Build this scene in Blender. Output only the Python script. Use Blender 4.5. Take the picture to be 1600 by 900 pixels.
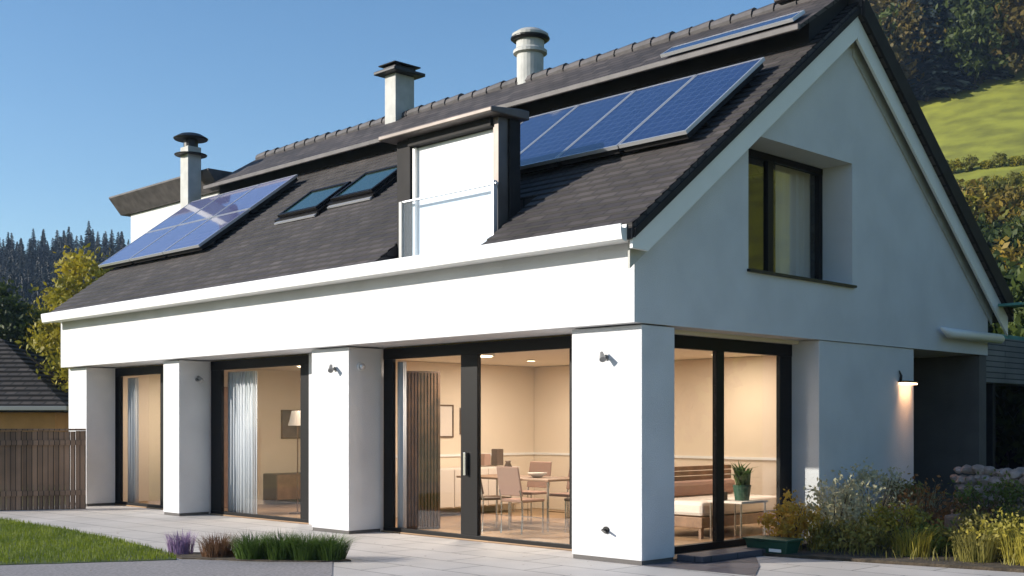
import bpy, bmesh, math, random
from mathutils import Vector, Matrix, noise
S = bpy.context.scene
for o in list(bpy.data.objects): bpy.data.objects.remove(o)
COL = S.collection
rnd = random.Random(7)
PI = math.pi

# ------------------------------------------------------------------ camera
cd = bpy.data.cameras.new('camera'); cam = bpy.data.objects.new('camera', cd); COL.objects.link(cam); S.camera = cam
CAM = Vector((8.18, -10.02, 1.5)); FWD = Vector((-.712, .702, 0)).normalized(); RGT = Vector((.702, .712, 0)).normalized()
cam.location = CAM
cam.rotation_euler = (PI/2, 0, math.atan2(-FWD.x, FWD.y))
cd.sensor_width = 36; cd.lens = 1875/1600*36; cd.shift_y = 215/1600
cd.clip_start = .1; cd.clip_end = 3000
# ------------------------------------------------------------------ sky, sun, exposure
SUN_EL, SUN_A = math.radians(20), math.radians(35)      # SUN_A: swing of the sun to the left of the facade normal
w = bpy.data.worlds.new('World'); S.world = w; w.use_nodes = True
nt = w.node_tree; bg = nt.nodes['Background']
sky = nt.nodes.new('ShaderNodeTexSky'); sky.sky_type = 'NISHITA'; sky.sun_disc = False
sun_from = Vector((-math.sin(SUN_A)*math.cos(SUN_EL), -math.cos(SUN_A)*math.cos(SUN_EL), math.sin(SUN_EL)))
sky.sun_elevation = SUN_EL; sky.sun_rotation = math.atan2(sun_from.x, sun_from.y)
sky.air_density = 1.0; sky.dust_density = .7; sky.ozone_density = 1.6; sky.altitude = 600
hs = nt.nodes.new('ShaderNodeHueSaturation'); hs.inputs['Saturation'].default_value = 1.22; nt.links.new(sky.outputs[0], hs.inputs['Color']); nt.links.new(hs.outputs[0], bg.inputs[0]); bg.inputs[1].default_value = .12
sl = bpy.data.lights.new('sun', 'SUN'); so = bpy.data.objects.new('sun', sl); COL.objects.link(so)
sl.energy = 5.0; sl.angle = math.radians(.5); sl.color = (1, .93, .82)
so.rotation_euler = sun_from.to_track_quat('Z', 'Y').to_euler(); so.location = (-20, -30, 30)
vs = S.view_settings; vs.view_transform = 'Standard'; vs.look = 'None'; vs.gamma = 1; vs.use_curve_mapping = False; vs.exposure = .60
S.cycles.max_bounces = 8; S.cycles.transparent_max_bounces = 16; S.cycles.caustics_reflective = False; S.cycles.caustics_refractive = False

# ------------------------------------------------------------------ materials
def mat(name, col, rough=.7, metal=0, var=0, vscale=3, bump=0, bscale=60, coat=0, spec=.5, col2=None, detail=4, coord='Object'):
    m = bpy.data.materials.new(name); m.use_nodes = True; n = m.node_tree.nodes; l = m.node_tree.links; b = n['Principled BSDF']
    b.inputs['Base Color'].default_value = (*col, 1); b.inputs['Roughness'].default_value = rough; b.inputs['Metallic'].default_value = metal
    b.inputs['Specular IOR Level'].default_value = spec; b.inputs['Coat Weight'].default_value = coat
    tc = n.new('ShaderNodeTexCoord')
    if var or col2:
        t = n.new('ShaderNodeTexNoise'); t.inputs['Scale'].default_value = vscale; t.inputs['Detail'].default_value = detail
        l.new(tc.outputs[coord], t.inputs['Vector'])
        r = n.new('ShaderNodeValToRGB'); c2 = col2 or tuple(c*(1-var) for c in col); c1 = col if col2 else tuple(min(1, c*(1+var)) for c in col)
        r.color_ramp.elements[0].color = (*c2, 1); r.color_ramp.elements[1].color = (*c1, 1)
        r.color_ramp.elements[0].position = .35; r.color_ramp.elements[1].position = .65
        l.new(t.outputs['Fac'], r.inputs[0]); l.new(r.outputs[0], b.inputs['Base Color'])
    if bump:
        t2 = n.new('ShaderNodeTexNoise'); t2.inputs['Scale'].default_value = bscale; t2.inputs['Detail'].default_value = 5
        l.new(tc.outputs[coord], t2.inputs['Vector']); bp = n.new('ShaderNodeBump'); bp.inputs['Strength'].default_value = bump; bp.inputs['Distance'].default_value = .02
        l.new(t2.outputs['Fac'], bp.inputs['Height']); l.new(bp.outputs[0], b.inputs['Normal'])
    return m
def leafmat(name, c1, c2, scale=1.2, trans=.35):
    m = mat(name, c1, .55, col2=c2, vscale=scale, detail=3); n = m.node_tree.nodes; l = m.node_tree.links
    b = n['Principled BSDF']; b.inputs['Specular IOR Level'].default_value = .25
    tr = n.new('ShaderNodeBsdfTranslucent'); mx = n.new('ShaderNodeMixShader'); mx.inputs[0].default_value = trans
    src = b.inputs['Base Color'].links[0].from_socket
    l.new(src, tr.inputs[0]); l.new(b.outputs[0], mx.inputs[1]); l.new(tr.outputs[0], mx.inputs[2]); l.new(mx.outputs[0], n['Material Output'].inputs[0])
    return m
def brickmat(name, c1, c2, mortar, bw, rh, ms, rough=.8, bump=.4, offset=.5, coat=0, spec=.4, noise_v=.25, uv=True, bias=0):
    m = mat(name, c1, rough, coat=coat, spec=spec); n = m.node_tree.nodes; l = m.node_tree.links; b = n['Principled BSDF']
    tc = n.new('ShaderNodeTexCoord'); br = n.new('ShaderNodeTexBrick')
    br.inputs['Color1'].default_value = (*c1, 1); br.inputs['Color2'].default_value = (*c2, 1); br.inputs['Mortar'].default_value = (*mortar, 1)
    br.inputs['Scale'].default_value = 1; br.inputs['Mortar Size'].default_value = ms; br.inputs['Brick Width'].default_value = bw; br.inputs['Row Height'].default_value = rh
    br.inputs['Bias'].default_value = bias; br.inputs['Mortar Smooth'].default_value = .1; br.offset = offset
    l.new(tc.outputs['UV' if uv else 'Object'], br.inputs['Vector'])
    t = n.new('ShaderNodeTexNoise'); t.inputs['Scale'].default_value = .9; t.inputs['Detail'].default_value = 6; l.new(tc.outputs['Object'], t.inputs['Vector'])
    mr = n.new('ShaderNodeMapRange'); mr.inputs['From Min'].default_value = .3; mr.inputs['From Max'].default_value = .7; mr.inputs['To Min'].default_value = 1-noise_v; mr.inputs['To Max'].default_value = 1+noise_v
    l.new(t.outputs['Fac'], mr.inputs[0])
    mx = n.new('ShaderNodeMix'); mx.data_type = 'RGBA'; mx.blend_type = 'MULTIPLY'; mx.inputs['Factor'].default_value = 1
    l.new(br.outputs['Color'], mx.inputs['A']); l.new(mr.outputs[0], mx.inputs['B']); l.new(mx.outputs['Result'], b.inputs['Base Color'])
    if bump:
        bp = n.new('ShaderNodeBump'); bp.inputs['Strength'].default_value = bump; bp.inputs['Distance'].default_value = .01; bp.invert = True
        l.new(br.outputs['Fac'], bp.inputs['Height']); l.new(bp.outputs[0], b.inputs['Normal'])
    return m
def glassmat(name, tint=(1, 1, 1), ior=1.3, rough=0.0, dirt=0.0):
    m = bpy.data.materials.new(name); m.use_nodes = True; n = m.node_tree.nodes; l = m.node_tree.links; n.remove(n['Principled BSDF'])
    tr = n.new('ShaderNodeBsdfTransparent'); tr.inputs[0].default_value = (*tint, 1); gl = n.new('ShaderNodeBsdfGlossy'); gl.inputs['Roughness'].default_value = rough
    fr = n.new('ShaderNodeFresnel'); mx = n.new('ShaderNodeMixShader'); ge = n.new('ShaderNodeNewGeometry'); mi = n.new('ShaderNodeMix'); mi.inputs['A'].default_value = ior; mi.inputs['B'].default_value = 1/ior
    l.new(ge.outputs['Backfacing'], mi.inputs['Factor']); l.new(mi.outputs['Result'], fr.inputs[0])
    l.new(fr.outputs[0], mx.inputs[0]); l.new(tr.outputs[0], mx.inputs[1]); l.new(gl.outputs[0], mx.inputs[2])
    out = mx
    if dirt:
        df = n.new('ShaderNodeBsdfDiffuse'); df.inputs[0].default_value = (.8, .85, .9, 1); m2 = n.new('ShaderNodeMixShader'); m2.inputs[0].default_value = dirt
        l.new(mx.outputs[0], m2.inputs[1]); l.new(df.outputs[0], m2.inputs[2]); out = m2
    l.new(out.outputs[0], n['Material Output'].inputs[0]); return m
def emis(name, col, s):
    m = bpy.data.materials.new(name); m.use_nodes = True; b = m.node_tree.nodes['Principled BSDF']
    b.inputs['Base Color'].default_value = (*col, 1); b.inputs['Emission Color'].default_value = (*col, 1); b.inputs['Emission Strength'].default_value = s; return m

M = dict(
 white=mat('white_render', (.62, .62, .635), .85, var=.05, vscale=1.6, bump=.4, bscale=90),
 trim=mat('white_trim_paint', (.78, .78, .77), .45, var=.03, vscale=2),
 cream=mat('cream_interior', (.74, .63, .50), .9, var=.04, vscale=.8),
 ceil=mat('cream_ceiling', (.78, .70, .58), .9),
 ifloor=brickmat('oak_floor', (.30, .19, .11), (.36, .23, .13), (.12, .07, .04), 1.2, .14, .004, .45, .2),
 anth=mat('anthracite_frame', (.005, .004, .004), .45, spec=.2),
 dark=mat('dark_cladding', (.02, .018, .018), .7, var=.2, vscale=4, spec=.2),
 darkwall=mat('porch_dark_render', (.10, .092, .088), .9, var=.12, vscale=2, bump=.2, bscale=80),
 metalbrown=mat('weathered_zinc', (.13, .11, .10), .45, metal=.5, var=.2, vscale=3),
 tile=brickmat('brown_roof_tiles', (.040, .034, .035), (.078, .066, .063), (.014, .012, .012), .30, .155, .012, .75, .6, noise_v=.35),
 oldtile=brickmat('old_dark_tiles', (.030, .026, .026), (.06, .05, .045), (.008, .007, .007), .3, .3, .03, .85, .8),
 ridge=mat('ridge_tile_clay', (.060, .053, .055), .6, var=.3, vscale=5),
 glass=glassmat('window_glass', (.94, .95, .95), 1.5), balglass=glassmat('balustrade_glass', (.93, .97, 1), 1.25, dirt=.06),
 darkglass=mat('dark_glass', (.01, .014, .018), .04, spec=.7), skyglass=mat('skylight_glass', (.02, .05, .05), .03, spec=.9),
 alu=mat('aluminium', (.62, .63, .66), .35, metal=.7), chim=mat('chimney_grey', (.42, .42, .40), .7, var=.1, vscale=5, bump=.15),
 blind=mat('white_blind', (.84, .84, .86), .8), curtain=mat('white_curtain', (.72, .74, .78), .9),
 wood=mat('walnut_slats', (.11, .055, .025), .7, var=.4, vscale=6), oak=mat('oak', (.22, .12, .065), .5, var=.2, vscale=6),
 chrome=mat('brushed_steel', (.7, .68, .64), .25, metal=1), pink=mat('dusty_pink_fabric', (.36, .22, .17), .95, bump=.2), pale=mat('pale_fabric', (.70, .62, .55), .95, bump=.2),
 brownleather=mat('brown_leather', (.10, .055, .035), .5), porcelain=mat('pale_fabric_cool', (.6, .57, .5), .8),
 fence=brickmat('weathered_fence_wood', (.30, .19, .125), (.15, .095, .062), (.02, .013, .01), .08, 10, .005, .85, .5, offset=0, noise_v=.35), orange=mat('ochre_render', (.42, .22, .085), .9, var=.08, bump=.2),
 pave=brickmat('pale_stone_paving', (.43, .405, .385), (.47, .44, .42), (.15, .14, .13), 1.2, .6, .010, .7, .3, noise_v=.13),
 slate_shade=brickmat('shade_paving', (.075, .072, .09), (.09, .085, .10), (.03, .03, .035), .5, .5, .012, .6, .3),
 path=mat('grey_path_gravel', (.24, .225, .23), .9, var=.2, vscale=30, bump=.5, bscale=120),
 soil=mat('bed_soil', (.06, .045, .03), .95, var=.4, vscale=8, bump=.8, bscale=30),
 ground=mat('rough_grass_ground', (.17, .18, .018), .95, var=.3, vscale=.4, bump=.5, bscale=8),
 lawn=mat('lawn_soil', (.05, .075, .015), .95, var=.3, vscale=5),
 grass=leafmat('lawn_grass', (.20, .25, .02), (.11, .16, .012), 1.3, .4),
 conifer=leafmat('dark_conifer_needles', (.010, .019, .017), (.004, .009, .011), .25, .05),
 leaf=leafmat('green_leaves', (.085, .11, .022), (.03, .05, .012), .9), leafy=leafmat('yellow_green_leaves', (.40, .32, .03), (.16, .17, .02), .8),
 autumn=leafmat('autumn_leaves', (.16, .11, .02), (.06, .055, .015), .5), shrubby=leafmat('olive_leaves', (.14, .125, .03), (.05, .05, .016), .6),
 bark=mat('bark', (.07, .052, .04), .9, var=.3, vscale=6, bump=.6, bscale=25),
 tuft=leafmat('tuft_green', (.10, .17, .03), (.04, .08, .018), 2), tuftb=leafmat('tuft_brown', (.20, .11, .06), (.10, .05, .03), 3), lav=leafmat('lavender', (.35, .24, .42), (.22, .15, .26), 8),
 yellow=leafmat('yellow_flowers', (.55, .38, .06), (.35, .22, .04), 8), rust=leafmat('rust_leaves', (.36, .17, .06), (.18, .09, .035), 3), paleplant=leafmat('silvery_seedheads', (.62, .58, .40), (.36, .34, .2), 5),
 bedolive=leafmat('bed_olive_leaves', (.30, .27, .07), (.13, .12, .035), 3), bedgreen=leafmat('bed_green_leaves', (.20, .24, .05), (.09, .12, .03), 3), bedyellow=leafmat('bed_yellow_leaves', (.46, .38, .06), (.24, .22, .04), 3),
 slopegold=leafmat('gold_slope_leaves', (.34, .23, .03), (.14, .11, .02), .6), slopeolive=leafmat('olive_slope_leaves', (.24, .23, .04), (.10, .10, .02), .6),
 stone=mat('pinkish_stone', (.36, .28, .25), .9, var=.35, vscale=3, bump=.5, bscale=20), block=mat('brown_stone_block', (.16, .11, .085), .9, var=.2, vscale=5, bump=.5, bscale=25),
 green=mat('dark_green_plastic', (.012, .06, .035), .45), teal=mat('patinated_copper', (.10, .28, .25), .5, metal=.3, var=.2), black=mat('black_metal', (.012, .012, .013), .45, metal=.3),
 fixture=mat('grey_fixture', (.25, .25, .25), .4, metal=.4), sedum=leafmat('sedum', (.10, .17, .05), (.05, .09, .03), 3), corr=brickmat('weathered_boards', (.17, .15, .14), (.2, .18, .165), (.05, .045, .04), 4, .12, .012, .85, .5),
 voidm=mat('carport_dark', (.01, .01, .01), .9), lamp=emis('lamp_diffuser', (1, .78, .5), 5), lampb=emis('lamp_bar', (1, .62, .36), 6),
)
def cellmat(nm, c1, c2, c3):
    m = mat(nm, c1, .07, spec=.75, coat=.3); n = m.node_tree.nodes; l = m.node_tree.links; b = n['Principled BSDF']
    tc = n.new('ShaderNodeTexCoord'); br = n.new('ShaderNodeTexBrick'); br.offset = 0
    br.inputs['Color1'].default_value = (*c1, 1); br.inputs['Color2'].default_value = (*c2, 1); br.inputs['Mortar'].default_value = (*c3, 1)
    br.inputs['Scale'].default_value = 1; br.inputs['Brick Width'].default_value = .165; br.inputs['Row Height'].default_value = .165; br.inputs['Mortar Size'].default_value = .004
    l.new(tc.outputs['UV'], br.inputs['Vector']); l.new(br.outputs['Color'], b.inputs['Base Color'])
    t = n.new('ShaderNodeTexNoise'); t.inputs['Scale'].default_value = 1.1; l.new(tc.outputs['Object'], t.inputs['Vector'])
    bp = n.new('ShaderNodeBump'); bp.inputs['Strength'].default_value = .05; bp.inputs['Distance'].default_value = .05; l.new(t.outputs['Fac'], bp.inputs['Height']); l.new(bp.outputs[0], b.inputs['Normal'])
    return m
M['cells'] = cellmat('solar_cells', (.010, .022, .085), (.014, .028, .10), (.07, .11, .22)); M['cells_sheen'] = cellmat('sky_sheen_solar_cells', (.085, .095, .22), (.10, .11, .24), (.25, .27, .40))  # second, paler copy has the sky's reflection mixed into its colour

# ------------------------------------------------------------------ mesh helpers
def wloc(o):
    v = Vector((0, 0, 0))
    while o is not None: v += o.location; o = o.parent
    return v
class MB:
    def __init__(s): s.v = []; s.f = []; s.uv = {}; s.mi = []; s.cur = 0
    def face(s, pts, uvs=None):
        i = len(s.v); s.v += [Vector(p) for p in pts]; s.f.append(list(range(i, i+len(pts)))); s.mi.append(s.cur)
        if uvs: s.uv[len(s.f)-1] = uvs
    def hexa(s, p):     # p: 4 bottom ccw, 4 top ccw
        i = len(s.v); s.v += [Vector(q) for q in p]
        for f in ((3, 2, 1, 0), (4, 5, 6, 7), (0, 1, 5, 4), (1, 2, 6, 5), (2, 3, 7, 6), (3, 0, 4, 7)): s.f.append([i+k for k in f]); s.mi.append(s.cur)
        return s
    def box(s, x0, x1, y0, y1, z0, z1):
        return s.hexa([(x0, y0, z0), (x1, y0, z0), (x1, y1, z0), (x0, y1, z0), (x0, y0, z1), (x1, y0, z1), (x1, y1, z1), (x0, y1, z1)])
    def prism(s, poly, a, b, axis='x'):
        n = len(poly); i = len(s.v)
        def P(p, t): return Vector((t, p[0], p[1])) if axis == 'x' else (Vector((p[0], t, p[1])) if axis == 'y' else Vector((p[0], p[1], t)))
        s.v += [P(p, a) for p in poly] + [P(p, b) for p in poly]
        s.f.append([i+k for k in range(n)][::-1]); s.f.append([i+n+k for k in range(n)]); s.mi += [s.cur]*2
        for k in range(n): s.f.append([i+k, i+(k+1) % n, i+n+(k+1) % n, i+n+k]); s.mi.append(s.cur)
        return s
    def tube(s, pts, rad, n=8, cap=True):
        pts = [Vector(p) for p in pts]; rads = rad if isinstance(rad, (list, tuple)) else [rad]*len(pts); i0 = len(s.v)
        for k, p in enumerate(pts):
            d = (pts[min(k+1, len(pts)-1)]-pts[max(k-1, 0)]).normalized(); a = d.cross(Vector((0, 0, 1)))
            if a.length < 1e-3: a = d.cross(Vector((1, 0, 0)))
            a.normalize(); b = d.cross(a)
            s.v += [p+(a*math.cos(2*PI*j/n)+b*math.sin(2*PI*j/n))*rads[k] for j in range(n)]
        for k in range(len(pts)-1):
            for j in range(n): s.f.append([i0+k*n+j, i0+k*n+(j+1) % n, i0+(k+1)*n+(j+1) % n, i0+(k+1)*n+j]); s.mi.append(s.cur)
        if cap:
            s.f.append([i0+j for j in range(n)][::-1]); s.f.append([i0+(len(pts)-1)*n+j for j in range(n)]); s.mi += [s.cur]*2
        return s
    def lathe(s, c, prof, n=20):
        c = Vector(c); i0 = len(s.v)
        for r, z in prof: s.v += [c+Vector((r*math.cos(2*PI*j/n), r*math.sin(2*PI*j/n), z)) for j in range(n)]
        for k in range(len(prof)-1):
            for j in range(n): s.f.append([i0+k*n+j, i0+k*n+(j+1) % n, i0+(k+1)*n+(j+1) % n, i0+(k+1)*n+j]); s.mi.append(s.cur)
        s.f.append([i0+j for j in range(n)][::-1]); s.f.append([i0+(len(prof)-1)*n+j for j in range(n)]); s.mi += [s.cur]*2
        return s
    def build(s, name, m, parent=None, bevel=0, smooth=False, loc=None):
        me = bpy.data.meshes.new(name); off = wloc(parent) if parent else Vector(loc or (0, 0, 0))
        me.from_pydata([v-off for v in s.v], [], s.f); me.update()
        for mm in (m if isinstance(m, (list, tuple)) else [m]): me.materials.append(mm)
        if len(me.materials) > 1: me.polygons.foreach_set('material_index', s.mi)
        uvl = me.uv_layers.new(name='UV')
        for p in me.polygons:
            u = s.uv.get(p.index)
            for q, li in enumerate(p.loop_indices):
                if u: uvl.data[li].uv = u[q]
                else:
                    co = me.vertices[me.loops[li].vertex_index].co+off; nn = p.normal
                    uvl.data[li].uv = (co.x, co.y) if abs(nn.z) > .6 else ((co.x, co.z) if abs(nn.y) > abs(nn.x) else (co.y, co.z))
        if smooth: me.polygons.foreach_set('use_smooth', [True]*len(me.polygons))
        o = bpy.data.objects.new(name, me); COL.objects.link(o)
        if parent: o.parent = parent
        else: o.location = off
        if bevel:
            bv = o.modifiers.new('b', 'BEVEL'); bv.width = bevel; bv.segments = 2; bv.limit_method = 'ANGLE'; bv.angle_limit = math.radians(40)
        return o
def bx(name, m, parent, x0, x1, y0, y1, z0, z1, bevel=.006):
    return MB().box(x0, x1, y0, y1, z0, z1).build(name, m, parent, bevel)
def tag(o, label, cat, group=None, kind=None):
    o['label'] = label; o['category'] = cat
    if group: o['group'] = group
    if kind: o['kind'] = kind
    return o
def thing(name, label, cat, loc, group=None, rz=0):
    o = bpy.data.objects.new(name, None); COL.objects.link(o); o.location = loc; o.rotation_euler.z = rz; o.empty_display_size = .2
    return tag(o, label, cat, group)
def struct(o, label=None, cat=None):
    o['kind'] = 'structure'
    if label: o['label'] = label; o['category'] = cat
    return o
def copy_tree(root, loc, rz=0, label=None, sc=1):
    r = root.copy(); COL.objects.link(r); r.location = loc; r.rotation_euler.z = rz; r.scale = (sc, sc, sc)
    if label: r['label'] = label
    for ch in list(root.children):
        c = ch.copy(); COL.objects.link(c); c.parent = r
        for g in list(ch.children):
            d = g.copy(); COL.objects.link(d); d.parent = c
    return r

def blade(mb, x, y, z, h, wd, lean, az, kink=.5):
    d = Vector((math.cos(az), math.sin(az), 0)); s = Vector((-d.y, d.x, 0))*wd
    b = Vector((x, y, z)); m = b+d*lean*h*.35+Vector((0, 0, h*.6)); t = b+d*lean*h+Vector((0, 0, h*(1-.3*lean)))
    i = len(mb.v); mb.v += [b-s, b+s, m+s*.7, m-s*.7, t]; mb.f += [[i, i+1, i+2, i+3], [i+3, i+2, i+4]]; mb.mi += [mb.cur]*2
# ------------------------------------------------------------------ terrain
def sstep(a, b, x):
    t = max(0, min(1, (x-a)/(b-a))); return t*t*(3-2*t)
def lerp_tab(tab, x):
    if x <= tab[0][0]: return tab[0][1]
    for (a, va), (b, vb) in zip(tab, tab[1:]):
        if x <= b: return va+(vb-va)*(x-a)/(b-a)
    return tab[-1][1]
RT = [(0, 0), (42, 0), (55, 2.6), (70, 8), (90, 17.5), (105, 24.5), (122, 33), (150, 52), (185, 66), (260, 72), (900, 72)]
LT = [(0, 0), (70, 0), (120, 5), (170, 16), (230, 30), (280, 36), (900, 36)]
def terr(x, y):
    d = Vector((x, y, 0))-Vector((CAM.x, CAM.y, 0)); dist = d.length
    ang = math.degrees(math.atan2(d.dot(RGT), d.dot(FWD)))
    wr = sstep(2, 12, ang)*(1-sstep(75, 120, ang)); wl = (1-sstep(-20, -6, ang))*(1-sstep(75, 120, -ang))
    k = 1-sstep(11, 25, ang)*0
    hr = lerp_tab(RT, dist)*(.86+.14*sstep(14, 20, ang)); hl = lerp_tab(LT, dist)*.92*(1+.12*sstep(-24, -16, ang))
    n = noise.noise(Vector((x*.02, y*.02, 0)))*2.5*sstep(60, 150, dist)
    return wr*hr+wl*hl+(1-wr)*(1-wl)*lerp_tab(LT, dist)*.4+n-.06
def ground():
    mb = MB(); rings = [0.5, 6, 14, 22, 30, 38, 44, 50, 58, 66, 75, 85, 95, 105, 115, 125, 140, 160, 185, 215, 250, 290, 340, 420]; n = 120
    P = []
    for r in rings:
        row = []
        for k in range(n):
            a = 2*PI*k/n; x = CAM.x+r*math.cos(a); y = CAM.y+r*math.sin(a); row.append(len(mb.v)); mb.v.append(Vector((x, y, terr(x, y))))
        P.append(row)
    mb.f.append(P[0]); mb.mi.append(0)
    for i in range(len(rings)-1):
        for k in range(n): mb.f.append([P[i][k], P[i+1][k], P[i+1][(k+1) % n], P[i][(k+1) % n]]); mb.mi.append(0)
    o = mb.build('ground', M['ground'], smooth=True); return struct(o)
ground()
def rough(poly, amp, step=.12):
    out = []
    for (x0, y0), (x1, y1) in zip(poly, poly[1:]+poly[:1]):
        n = max(1, int(math.hypot(x1-x0, y1-y0)/step))
        for k in range(n):
            x = x0+(x1-x0)*k/n; y = y0+(y1-y0)*k/n; d = noise.noise_vector(Vector((x*2.3, y*2.3, 3)))*amp+noise.noise_vector(Vector((x*8, y*8, 1)))*amp*.4; out.append((x+d.x, y+d.y))
    return out
def sheet(name, m, poly, z, th=0):
    mb = MB()
    mb.prism(poly, z-.05, z, 'z'); return struct(mb.build(name, m))
sheet('patio', M['pave'], [(-13.9, -2.5), (-11, -3.2), (-6, -8), (-2, -14), (4.2, -14), (4.2, 2.0), (4.1, 2.5), (3.14, 2.28), (.29, 1.71), (.29, .55), (-.02, .55), (-13.9, .55)], 0)
sheet('shade_paving', M['slate_shade'], [(.03, .0), (1.36, .11), (.95, .8), (.30, 1.69), (.03, 1.69)], .006)  # dark patch painting the house's shade onto the pale paving
PATH = [(-9, -9.5), (-4.9, -5.1), (-3.9, -3.25), (-2.62, -2.15), (-1.6, -2.9), (.5, -5), (3, -9)]
sheet('path', M['path'], PATH, .006)
LAWN = [(-10.65, -2.42), (-8.6, -2.5), (-6.4, -2.72), (-4.9, -2.98), (-4.2, -3.16), (-3.95, -3.3), (-4.35, -4.05), (-4.95, -5.15), (-9, -9.5), (-16, -9.5), (-16, -2.2), (-13.6, -2.15)]
sheet('lawn_soil', M['lawn'], rough(LAWN, .06), .012)
sheet('tuft_bed', M['soil'], rough([(-4.75, -3.12), (-4.4, -2.78), (-3.8, -2.62), (-3.2, -2.3), (-2.75, -1.95), (-2.5, -2.02), (-2.62, -2.28), (-3.3, -2.85), (-4.0, -3.2)], .05), .018)
sheet('planting_bed', M['soil'], [(.29, 1.75), (3.14, 2.32), (4.5, 2.64), (9, 8), (3, 16), (.0, 8.5), (.0, 6.2), (.02, 1.75)], .03)
def inpoly(x, y, poly):
    c = False
    for (x0, y0), (x1, y1) in zip(poly, poly[1:]+poly[:1]):
        if (y0 > y) != (y1 > y) and x < (x1-x0)*(y-y0)/(y1-y0)+x0: c = not c
    return c
mb = MB(); c = 0
while c < 34000:
    x = rnd.uniform(-11.5, -3.9); y = rnd.uniform(-6.2, -2.4)
    if inpoly(x, y, LAWN): blade(mb, x, y, .012, rnd.uniform(.03, .075), rnd.uniform(.002, .004), rnd.uniform(.1, .7), rnd.uniform(0, 2*PI)); c += 1
tag(mb.build('grass', M['grass']), 'short mown green lawn grass beside the pale patio', 'grass', kind='stuff')

# ------------------------------------------------------------------ THE HOUSE
H = thing('house', 'white rendered house with brown tiled roof, solar panels and large black framed windows', 'house', (-7, 4.25, 0))
W = M['white']
zf = lambda y: 3.60+.745*(y+.38)
zr = lambda y: 7.05-.78*(y-4.25)
# ground floor piers
for x0, x1 in ((-14, -13.24), (-10.36, -9.83), (-6.07, -5.19), (-1.02, 0)):
    bx('pier', W, H, x0, x1, 0, .57, .045, 2.585, .008)
    bx('pier_plinth', M['darkwall'], H, x0+.012, x1-.012, .012, .56, 0, .044, 0)
for x0, x1 in ((-13.99, -13.36), (-11.38, -9.86), (-6.96, -5.22), (-1.42, -.46)):
    bx('pier_back', W, H, x0, x1, .575, .68, 0, 2.595, 0)
# upper walls
bx('front_wall', W, H, -14, -.5, -.15, .28, 2.6, 3.62, 0)
bx('floor_slab', W, H, -13.98, -.02, .285, 8.2, 2.603, 2.8, 0)
g = MB()
g.prism([(-.15, 2.6), (1.96, 2.6), (1.96, zf(1.96)-.17), (.05, zf(.05)-.17), (-.15, 3.55)], -.498, .02)
g.prism([(1.96, 2.6), (4.36, 2.6), (4.36, 3.36), (1.96, 3.36)], -.498, .02)
g.prism([(1.96, 4.97), (4.36, 4.97), (4.36, zr(4.36)-.2), (4.25, 6.86), (1.96, zf(1.96)-.17)], -.498, .02)
g.prism([(4.36, 2.6), (8.5, 2.6), (8.5, zr(8.5)-.2), (4.36, zr(4.36)-.2)], -.498, .02)
g.build('gable_wall', W, H)
MB().prism([(0.3, 0), (8.5, 0), (8.5, zr(8.5)-.2), (4.25, 6.86), (.3, zf(.3)-.17)], -14, -13.75).build('end_wall', W, H)
bx('rear_wall', W, H, -13.74, -.5, 8.25, 8.5, 0, 3.6, 0)
# gable side, ground floor
bx('side_wall', W, H, -.46, 0, 3.57, 6.11, .02, 2.595, .008)
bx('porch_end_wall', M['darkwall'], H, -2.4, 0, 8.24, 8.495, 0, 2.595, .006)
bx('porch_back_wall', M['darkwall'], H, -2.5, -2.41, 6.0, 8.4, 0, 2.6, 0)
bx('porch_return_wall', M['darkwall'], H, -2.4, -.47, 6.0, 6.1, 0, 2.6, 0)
bx('window_step', M['slate_shade'], H, .005, .36, .6, 3.2, 0, .075, .01)
# rooms
bx('room_floor', M['ifloor'], H, -13.74, -.05, .585, 5.4, -.04, .018, 0)
bx('room_ceiling', M['ceil'], H, -13.74, -.3, .69, 5.4, 2.555, 2.6, 0)
bx('room_back_wall', M['cream'], H, -13.74, -.47, 5.41, 5.52, .02, 2.55, 0)
bx('room_end_wall', M['cream'], H, -13.73, -13.66, .69, 5.4, .02, 2.55, 0)
bx('partition_wall', M['cream'], H, -11.3, -11.2, .69, 5.4, .02, 2.55, 0)
bx('partition_wall', M['cream'], H, -7.0, -6.9, .69, 5.4, .02, 2.55, 0)
bx('side_wall_lining', M['cream'], H, -.53, -.465, 3.58, 5.4, .02, 2.55, 0)
bx('dado_rail', M['trim'], H, -6.9, -6.875, .69, 5.4, .98, 1.02, 0)
bx('dado_rail', M['trim'], H, -6.88, -.6, 5.385, 5.41, .98, 1.02, 0)

def frame_win(x0, x1, y, z0, z1, bars, d=.06, head=.15, sill=.05, jl=.16, jr=.16, name='glazed_door'):
    """front facing glazing: bars = list of (xa, xb) mullions"""
    f = MB(); f.box(x0, x0+jl, y, y+d, z0+sill, z1-head); f.box(x1-jr, x1, y, y+d, z0+sill, z1-head); f.box(x0, x1, y-.005, y+d+.005, z1-head, z1); f.box(x0, x1, y-.005, y+d+.005, z0, z0+sill)
    for a, b in bars: f.box(a, b, y-.004, y+d+.004, z0+sill, z1-head)
    fo = f.build(name, M['anth'], H, .004)
    xs = [x0+jl]+[v for ab in bars for v in ab]+[x1-jr]
    for k in range(0, len(xs), 2):
        MB().box(xs[k]+.003, xs[k+1]-.003, y+d/2-.004, y+d/2+.004, z0+sill, z1-head).build('pane', M['glass'], fo)
    return fo
frame_win(-13.35, -11.4, .60, .019, 2.58, [], jl=.24, jr=.18, head=.15)
frame_win(-9.84, -6.98, .60, .019, 2.58, [], jl=.32, jr=.24, head=.15)
fd = frame_win(-5.18, -1.44, .60, .019, 2.58, [(-3.55, -3.23)], jl=.2, jr=.17, head=.15)
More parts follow.
